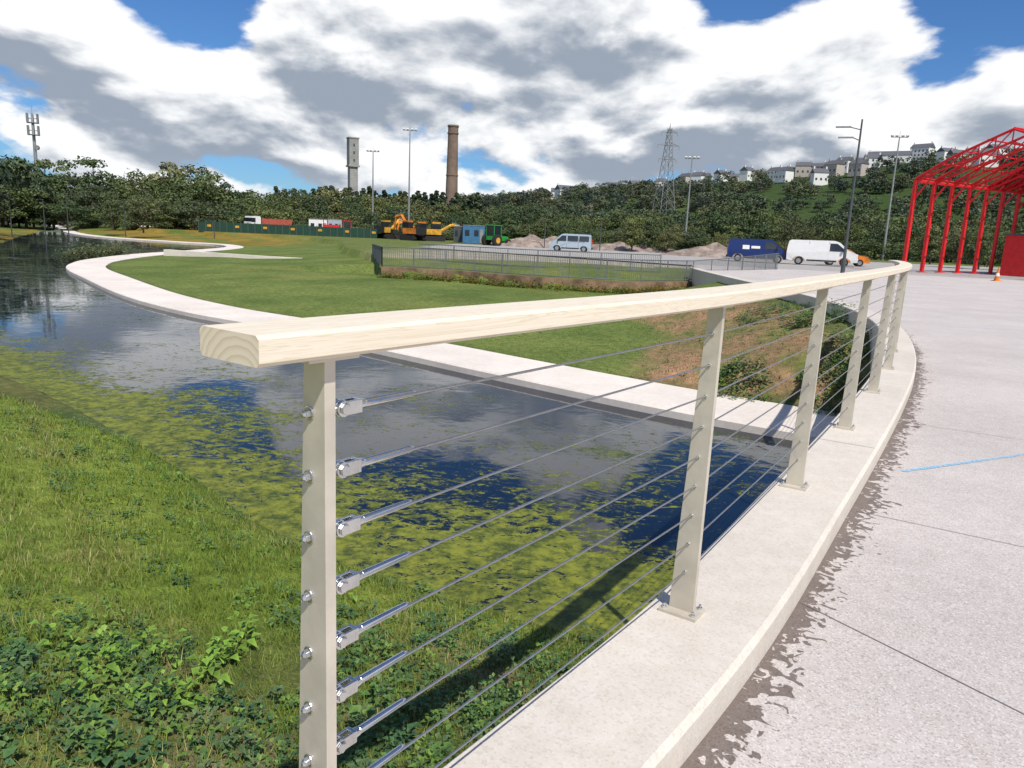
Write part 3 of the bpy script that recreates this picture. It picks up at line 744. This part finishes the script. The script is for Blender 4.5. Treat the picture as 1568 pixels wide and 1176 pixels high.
def hw(z): return 3.6*(1-z/HH)**1.1+.55 if z<HH*.98 else .15
zz=[0,6,12,17,22,26,30,33,36,39,HH-2]
cor=[(-1,-1),(1,-1),(1,1),(-1,1)]
for a,b in zip(zz[:-1],zz[1:]):
    for i_ in range(4):
        c=cor[i_];e=cor[(i_+1)%4]
        mb.cyl((c[0]*hw(a),c[1]*hw(a),a),(c[0]*hw(b),c[1]*hw(b),b),.14,n=4)
        mb.cyl((c[0]*hw(a),c[1]*hw(a),a),(e[0]*hw(b),e[1]*hw(b),b),.07,n=4); mb.cyl((e[0]*hw(a),e[1]*hw(a),a),(c[0]*hw(b),c[1]*hw(b),b),.07,n=4)
for z,w in((HH*.64,4.6),(HH*.78,5.6),(HH*.91,4.2)):
    for sx in(-1,1):
        for sy in(-.6,.6): mb.cyl((0,sy,z+1.4),(sx*w,0,z),.11,n=4); mb.cyl((0,sy,z),(sx*w,0,z),.11,n=4)
        mb.cyl((sx*w,0,z),(sx*w,0,z-1.6),.12,n=5)
mb.cyl((0,0,HH-4),(0,0,HH),.35,.1,n=4)
mb.build('electricity_pylon',[M_GREYM],(p.x,p.y,hheight(p.x,p.y)-2),.35)

# ------------------------------------------------------------------ red steel canopy
cn=empty('red_steel_canopy')
O=Vector((28.3,55.1,0)); ax=Vector((.88,.475,0)).normalized(); sp=Vector((.475,-.88,0)).normalized(); up=Vector((0,0,1))
mb=MB(); roof=MB(); N=13; SP=2.2; EV=6.5; AP=9.4; SPAN=12.4
def ctop(u):
    t=u/SPAN; pts=[(0,EV+.1),(.18,EV+1.35),(.5,AP),(.82,EV+1.35),(1,EV+.1)]
    return float(np.interp(t,[a for a,_ in pts],[b for _,b in pts]))
for k_ in range(N):
    b=O+ax*(k_*SP)
    for u in(0,SPAN):
        q=b+sp*u; sg=1 if u==0 else -1
        mb.box(q+up*(EV/2),(.22,.22,EV),0,rz=math.atan2(sp.y,sp.x))
        mb.cyl(q+up*(EV-1.4),q+sp*(sg*1.2)+up*(EV+.2),.07,n=6); mb.box(q+up*.03,(.55,.55,.05),0)
    us=np.linspace(0,SPAN,13)
    dp=lambda u:.25+.55*math.sin(math.pi*u/SPAN)
    for a,c in zip(us[:-1],us[1:]):
        ta,tc_=b+sp*a+up*ctop(a),b+sp*c+up*ctop(c)
        la,lc=b+sp*a+up*(ctop(a)-dp(a)),b+sp*c+up*(ctop(c)-dp(c))
        mb.cyl(ta,tc_,.09,n=6); mb.cyl(la,lc,.08,n=6); mb.cyl(la,tc_,.045,n=5); mb.cyl(lc,tc_,.045,n=5)
    if k_<N-1:
        b2=b+ax*SP
        for u in np.linspace(0,SPAN,9):
            mb.cyl(b+sp*u+up*(ctop(u)+.08),b2+sp*u+up*(ctop(u)+.08),.055,n=5)
        mb.cyl(b+up*(EV-.05),b2+up*(EV-.05),.11,n=6); mb.cyl(b+sp*SPAN+up*(EV-.05),b2+sp*SPAN+up*(EV-.05),.11,n=6)
        if k_%3==0:
            mb.cyl(b+up*ctop(0),b2+sp*SPAN*.25+up*ctop(SPAN*.25),.035,n=5); mb.cyl(b2+up*ctop(0),b+sp*SPAN*.25+up*ctop(SPAN*.25),.035,n=5)
mb.build('frames',[M_RED],parent=cn)
for k_ in range(4,N-1):
    b=O+ax*(k_*SP+.03); b2=O+ax*((k_+1)*SP-.03)
    for a,c in zip([0,.18,.5,.82],[.18,.5,.82,1]):
        a*=SPAN;c*=SPAN
        roof.add([b+sp*a+up*(ctop(a)+.16),b2+sp*a+up*(ctop(a)+.16),b2+sp*c+up*(ctop(c)+.16),b+sp*c+up*(ctop(c)+.16)],[(0,1,2,3)],0)
e=O+ax*((N-1)*SP)
roof.add([e,e+sp*SPAN,e+sp*SPAN+up*EV,e+up*EV],[(0,1,2,3)],0)
roof.build('roof_panels',[M_REDROOF],parent=cn)
mb=MB(); mb.box((0,0,1.5),(3.2,3,3.0)); mb.box((0,0,3.06),(3.5,3.3,.12),1); mb.box((-.6,-1.52,1.1),(1,.06,2.1),1); mb.build('red_kiosk',[M_RED,M_DARK],(39.2,57.2,0),.5)
def cone(x,y,z=0):
    mb=MB(); mb.box((0,0,.02),(.42,.42,.04),0); mb.cyl((0,0,.04),(0,0,.28),.16,.115,n=16,m=0); mb.cyl((0,0,.28),(0,0,.46),.115,.08,n=16,m=1); mb.cyl((0,0,.46),(0,0,.75),.08,.03,n=16,m=0)
    mb.build('traffic_cone',[M_ORANGE,M_WHITE],(x,y,z))
cone(27.9,43.6)

# ------------------------------------------------------------------ vehicles
def van(name,paint,loc,rz,L=5.2,H=2.05,rearwin=False,logo=False):
    mb=MB(); k=L/5.0; h=H/2.0
    prof=[(0,.38),(-.02,.9),(.02,1.5),(.10,1.88),(.25,1.97),(3.2,2.0),(3.5,1.94),(3.72,1.82),(4.28,1.28),(4.75,1.10),(4.95,.92),(5.02,.6),(5.0,.36),(4.55,.32),(4.47,.52),(4.3,.66),(4.08,.7),(3.86,.66),(3.7,.52),(3.62,.32),(1.35,.32),(1.27,.52),(1.1,.66),(.88,.7),(.66,.66),(.5,.52),(.42,.32)]
    prof=[(x*k,z*h) for x,z in prof][::-1]
    wf=lambda z:.96-(.13*max(0,z/h-1.1)/.9)-(.03 if z<.5 else 0)
    mb.prism(prof,wf,0)
    def sidepoly(pts,m,off=.012):
        for sg in(-1,1):
            vs=[(x*k,sg*(wf(z*h)+off),z*h) for x,z in pts]
            mb.add(vs,[tuple(range(len(vs))) if sg<0 else tuple(range(len(vs)-1,-1,-1))],m)
    sidepoly([(3.0,1.18),(3.0,1.78),(3.5,1.78),(4.05,1.32),(4.05,1.18)],1)
    if rearwin: sidepoly([(.3,1.2),(.3,1.78),(1.45,1.78),(1.45,1.2)],1); sidepoly([(1.6,1.2),(1.6,1.78),(2.85,1.78),(2.85,1.2)],1)
    for x in(1.53,2.93,4.02): sidepoly([(x,.42),(x,1.9 if x<3.5 else 1.2),(x+.02,1.9 if x<3.5 else 1.2),(x+.02,.42)],2)
    sidepoly([(1.45,.34),(1.45,.46),(3.55,.46),(3.55,.34)],2,.02)
    if logo: sidepoly([(1.2,1.1),(1.2,1.45),(1.75,1.45),(1.75,1.1)],4); sidepoly([(1.9,1.18),(1.9,1.4),(2.6,1.4),(2.6,1.18)],4)
    a=(3.76*k,1.80*h);b=(4.26*k,1.31*h); mb.add([(a[0]+.02,-.76,a[1]),(b[0]+.02,-.84,b[1]),(b[0]+.02,.84,b[1]),(a[0]+.02,.76,a[1])],[(0,1,2,3)],1)
    mb.add([(-.03,-.7,1.2*h),(.06,-.68,1.75*h),(.06,.68,1.75*h),(-.03,.7,1.2*h)],[(3,2,1,0)],1)
    for sg in(-1,1):
        mb.box((4.88*k,sg*.74,.92*h),(.22,.3,.2),4); mb.box((-.01,sg*.86,1.15*h),(.06,.12,.5),3); mb.box((3.95*k,sg*1.06,1.28*h),(.12,.18,.24),2)
        for x in(.88*k,4.08*k):
            mb.cyl((x,sg*.72,.335),(x,sg*.95,.335),.335,n=20,m=2); mb.cyl((x,sg*.95,.335),(x,sg*.965,.335),.2,n=12,m=5)
    mb.box((4.97*k,0,.5*h),(.14,1.75,.22),2); mb.box((-.04,0,.45*h),(.12,1.8,.2),2)
    mb.V=[(x-L/2,y,z) for x,y,z in mb.V]
    mb.build(name,[paint,M_GLASS,M_BLACK,M_RED,M_WHITE,M_GREYM],loc,rz)
van('white_van',M_WHITE,(26.0,64.4,-.02),rad(-22),5.6,2.1,False)
van('navy_van',M_BLUE,(21.2,66.5,-.02),rad(-16),5.2,2.0,False,True)
van('silver_van',M_SILV,(5.7,81.5,-.1),rad(172),4.5,1.9,True)
def car(name,paint,loc,rz):
    mb=MB(); prof=[(0,.3),(0,.75),(.15,.95),(.55,1.4),(.9,1.46),(2.2,1.46),(3.0,.98),(3.8,.85),(4.0,.65),(4.0,.3)]
    wf=lambda z:.87-(.16*max(0,z-.9)/.55); mb.prism(prof[::-1],wf,0)
    for sg in(-1,1):
        pts=[(.55,.98),(.8,1.36),(2.15,1.36),(2.75,.98)]; vs=[(x,sg*(wf(z)+.012),z) for x,z in pts]; mb.add(vs,[(0,1,2,3)],1)
        for x in(.75,3.2): mb.cyl((x,sg*.66,.3),(x,sg*.88,.3),.3,n=18,m=2); mb.cyl((x,sg*.88,.3),(x,sg*.89,.3),.17,n=10,m=3)
    mb.add([(2.25,-.7,1.42),(2.98,-.8,1.01),(2.98,.8,1.01),(2.25,.7,1.42)],[(0,1,2,3)],1)
    mb.build(name,[paint,M_GLASS,M_BLACK,M_GREYM],loc,rz)
car('orange_car',M_ORANGE,(27.6,68.6,-.02),rad(-15))
def excavator(loc,rz,paint,raise_=.9,name='excavator'):
    mb=MB()
    for sy in(-.95,.95):
        mb.prism([(-1.7,.25),(-1.45,.0),(1.45,0),(1.7,.25),(1.7,.55),(1.45,.8),(-1.45,.8),(-1.7,.55)],.25,1); n0=len(mb.V)-16
        for i_ in range(n0,len(mb.V)): x,y,z=mb.V[i_]; mb.V[i_]=(x,y+sy,z)
    mb.box((0,0,.9),(1.4,1.2,.3),1); mb.box((-.5,0,1.45),(2.9,2.3,.85),0); mb.box((-1.75,0,1.5),(.5,2.2,1.1),1); mb.box((.45,.62,2.2),(1.35,.95,1.5),0); mb.box((.45,.62,2.3),(1.39,.99,.95),2); mb.box((.45,.62,2.99),(1.4,1.,.08),0)
    A=Vector((.8,-.2,1.5)); B=A+Vector((2.0,0,1.9*raise_)); C=B+Vector((1.5,0,-.25)); D=C+Vector((.3,0,-2.0))
    mb.cyl(A,B,.26,.24,n=6,m=0); mb.cyl(B,C,.24,.18,n=6,m=0); mb.cyl(C+Vector((-.3,0,.3)),D,.2,.13,n=6,m=0); mb.cyl(A+Vector((.5,0,-.1)),B+Vector((-.3,0,-.4)),.08,n=6,m=3); mb.cyl(B+Vector((.1,0,.35)),C+Vector((-.25,0,.3)),.07,n=6,m=3)
    dz=D.z-.75
    mb.prism([(3.9,.75+dz),(4.6,.85+dz),(4.75,.3+dz),(4.3,-.05+dz),(3.8,.1+dz)],.45,1)
    mb.build(name,[paint,M_BLACK,M_GLASS,M_GREYM],loc,rz)
def g(az,r,z=-.12):
    p=pol(az,r); return (p.x,p.y,z)
excavator(g(-8.0,118),rad(140),M_ORANGE,1.2); excavator(g(-6.4,122),rad(20),M_YELLOW,.6); excavator(g(-9.9,128),rad(60),M_YELLOW,.9); excavator(g(-7.2,128),rad(200),M_ORANGE,.7)
def tractor(loc,rz,paint,name='tractor',dump=False):
    mb=MB(); mb.prism([(.3,.7),(.3,1.35),(1.7,1.3),(2.0,1.1),(2.0,.65)],.42,0); mb.prism([(-1.2,.8),(-1.2,1.3),(.35,1.3),(.35,.7)],.6,0)
    mb.box((-.45,0,1.95),(1.35,1.3,1.3),2); mb.box((-.45,0,2.62),(1.5,1.45,.12),0)
    for x,y in((-1.1,.66),(.2,.66),(-1.1,-.66),(.2,-.66)): mb.cyl((x,y,1.3),(x,y,2.6),.05,n=6,m=0)
    for sy in(-1,1):
        mb.cyl((-.8,sy*.7,.75),(-.8,sy*1.1,.75),.75,n=20,m=1); mb.cyl((-.8,sy*1.1,.75),(-.8,sy*1.12,.75),.38,n=12,m=3); mb.cyl((1.5,sy*.6,.48),(1.5,sy*.9,.48),.48,n=16,m=1); mb.cyl((1.5,sy*.9,.48),(1.5,sy*.92,.48),.24,n=10,m=3)
    if dump: mb.prism([(-4.2,.9),(-4.5,1.9),(-1.6,1.9),(-1.8,.9)],.95,0); [mb.cyl((-3.2,sy*.7,.5),(-3.2,sy*.95,.5),.5,n=16,m=1) for sy in(-1,1)]
    mb.build(name,[paint,M_BLACK,M_GLASS,M_YELLOW],loc,rz)
tractor(g(-1.7,96),rad(50),M_GREENP); tractor(g(-12.6,132),rad(10),M_RED,'dumper',True)
def lorry(loc,rz,cab,body,name='tipper_lorry'):
    mb=MB(); mb.prism([(4.2,.7),(4.2,2.6),(4.4,2.75),(5.7,2.7),(5.95,1.7),(6,.6)][::-1],1.15,0); mb.box((2,0,.8),(7.2,.9,.25),1); mb.prism([(-1.6,1.0),(-1.8,2.4),(4.0,2.4),(3.9,1.0)][::-1],1.15,2); mb.box((5.55,0,2.1),(.75,2.34,.7),3)
    for x in(-.6,.6,4.9):
        for sy in(-1,1): mb.cyl((x,sy*.8,.5),(x,sy*1.15,.5),.5,n=16,m=1)
    mb.build(name,[cab,M_BLACK,body,M_GLASS],loc,rz)
lorry(g(-17.6,136,-.1),rad(230),M_WHITE,simple('faded_red',(.42,.09,.06),.6))
def cabin(az,r,mat,L=6,name='site_cabin',rz=0.,H=2.5,z=-.12):
    mb=MB(); mb.box((0,0,H/2+.1),(L,2.4,H),0); mb.box((0,0,H+.14),(L+.1,2.5,.08),1)
    for x in(-L*.3,L*.12): mb.box((x,-1.215,H*.62),(L*.2,.05,.85),2)
    mb.box((L*.36,-1.215,H*.45),(L*.16,.05,1.95),1)
    for i_ in range(int(L/.4)): mb.box((-L/2+.2+i_*.4,-1.205,H/2+.1),(.05,.04,H-.1),0)
    mb.build(name,[mat,M_GREYM,M_GLASS],g(az,r,z),rz-rad(az))
M_CONT=simple('blue_container',(.05,.16,.30),.5); cabin(-3.4,112,M_CONT,3.2); cabin(-4.4,114,M_DARK,2.0,H=2.3); cabin(-14.9,135,M_WHITE,3,H=2.6,name='site_cabin'); cabin(-13.7,137,M_SILV,2.4,H=2.7)
mb=MB(); A=pol(-23,130); B=pol(-10.6,126); nP=26
for i_ in range(nP):
    a=A.lerp(B,i_/nP); b=A.lerp(B,(i_+1)/nP-.002); c=(a+b)/2; ang=math.atan2(b.y-a.y,b.x-a.x)
    mb.box((c.x,c.y,.55),((b-a).length,.06,1.7),0,ang); mb.box((a.x,a.y-.05,.6),(.12,.12,1.9),1,ang)
    if i_%4==1: mb.box((c.x,c.y-.06,.8),(.6,.03,.35),2,ang)
mb.build('site_hoarding',[M_FENCE,M_DARK,M_YELLOW])
def heap(az,r,Rr,H,stretch=1.6,name='gravel_heap'):
    p=pol(az,r); NA,NR=64,22; V=[];F=[]
    for j in range(NR):
        for i_ in range(NA):
            a=2*math.pi*i_/NA; q=Rr*j/(NR-1); x=math.cos(a)*q*stretch; y=math.sin(a)*q; f=1-j/(NR-1)
            z=H*(f**.8)*(1+.15*math.sin(3*a+az))*(.9)*(1-.25*f)+.12*H*math.sin(x*1.9+az)*math.cos(y*2.3)*f
            V.append((x,y,z-.15))
    for j in range(NR-1):
        for i_ in range(NA): F.append((j*NA+i_,(j+1)*NA+i_,(j+1)*NA+(i_+1)%NA,j*NA+(i_+1)%NA))
    ob=npmesh(name,V,F,M_GRAVEL,smooth=True); ob.location=(p.x,p.y,-.1); ob.rotation_euler=(0,0,-rad(az))
heap(.9,98,3.2,2.1,2.0); heap(3.0,103,3.6,2.1,2.0); heap(7.6,100,3.6,1.6,3); heap(14.8,86,3.4,2.1,2.0); heap(17.4,90,3.6,2.2,2.2); heap(20.2,95,3.2,1.6)

# ------------------------------------------------------------------ light
sun_h=Vector((.42,-.91,0)).normalized(); EL=rad(54)
ts=Vector((sun_h.x*math.cos(EL),sun_h.y*math.cos(EL),math.sin(EL)))
sl=bpy.data.lights.new('sun','SUN'); sl.energy=4.7; sl.angle=rad(.5); sl.color=(1,.95,.87)
so=bpy.data.objects.new('sun',sl); COL.objects.link(so); so.rotation_euler=(-ts).to_track_quat('-Z','Y').to_euler(); so.location=(0,0,50)
W=bpy.data.worlds.new('World'); scene.world=W; W.use_nodes=True
t=NT(W.node_tree); bg=W.node_tree.nodes['Background']
sky=t.node('ShaderNodeTexSky',sky_type='NISHITA'); sky.sun_disc=False; sky.sun_elevation=EL; sky.sun_rotation=math.atan2(sun_h.x,sun_h.y); sky.air_density=1.0; sky.dust_density=.3; sky.ozone_density=3.
gen=t.node('ShaderNodeTexCoord').outputs['Generated']
def cloudfield(vec,detail):
    sx=t.node('ShaderNodeSeparateXYZ'); t.l.new(vec,sx.inputs[0])
    z=t.math('MAXIMUM',sx.outputs[2],0.); den=t.math('ADD',z,.40)
    cx=t.node('ShaderNodeCombineXYZ'); t.set(cx.inputs[0],t.math('DIVIDE',sx.outputs[0],den)); t.set(cx.inputs[1],t.math('MULTIPLY',t.math('DIVIDE',sx.outputs[1],den),.72)); t.set(cx.inputs[2],t.math('MULTIPLY',z,2.6))
    a=t.noise(t.vmath('ADD',cx.outputs[0],(3.1,7.7,1.2)),3.0,detail,.52,.12)
    b=t.noise(cx.outputs[0],1.0,2,.5)
    return t.math('MULTIPLY_ADD',b,.32,t.math('MULTIPLY',a,.80)),sx.outputs[2]
n0,zc=cloudfield(gen,9)
n1,_=cloudfield(t.vmath('ADD',gen,(.006,-.006,.018)),6)
n2,_=cloudfield(t.vmath('ADD',gen,(.012,-.012,.045)),3)
bias=None
def dirv(az,el): return (math.sin(rad(az))*math.cos(rad(el)),math.cos(rad(az))*math.cos(rad(el)),math.sin(rad(el)))
for az,el,w,amp in ((32,15.5,.15,.16),(-22,15.5,.11,.12),(-1,18.,.12,.13),(14,18.,.11,.12),(22,8,.25,-.05),(5,8,.25,-.04),(-12,8,.2,-.06),(-30,7,.16,-.06)):
    t.vmath('DISTANCE',gen,dirv(az,el)); dd_=t.n[-1].outputs['Value']
    v=t.step(dd_,0.,w,amp,0.); bias=v if bias is None else t.math('ADD',bias,v)
thr=t.math('ADD',t.math('MULTIPLY_ADD',t.step(zc,.25,.42),.13,.49),bias)
cov=t.step(n0,thr,t.math('ADD',thr,.06))
thick=t.step(t.math('SUBTRACT',n0,thr),.01,.26)
lit=t.math('MULTIPLY_ADD',t.math('SUBTRACT',n0,n1),6.,.84)
lit=t.math('MULTIPLY_ADD',t.math('SUBTRACT',n0,n2),2.6,lit)
shade=t.step(t.math('SUBTRACT',lit,t.math('MULTIPLY',thick,.56)),-.05,.95)
cc=t.mix(shade,(3.3,3.85,4.7),(10.4,10.5,10.6))
haze=t.step(zc,.0,.09,.4,0.)
cc=t.mix(haze,cc,(6.8,7.4,8.1))
skyc=t.mix(1.,sky.outputs[0],(.46,.74,1.08),'MULTIPLY')
fin=t.mix(cov,skyc,cc)
t.set(bg.inputs[0],fin); bg.inputs[1].default_value=.1

# ------------------------------------------------------------------ camera
cam=bpy.data.cameras.new('camera'); cam.sensor_width=36; cam.lens=26.0; cam.clip_end=9000; cam.clip_start=.05
co=bpy.data.objects.new('camera',cam); COL.objects.link(co)
co.matrix_world=Matrix.Translation((0,0,EYE))@Matrix.Rotation(rad(90-11.4),4,'X')@Matrix.Rotation(rad(2.5),4,'Z')
scene.camera=co
scene.view_settings.view_transform='Standard'; scene.view_settings.look='None'; scene.view_settings.exposure=0
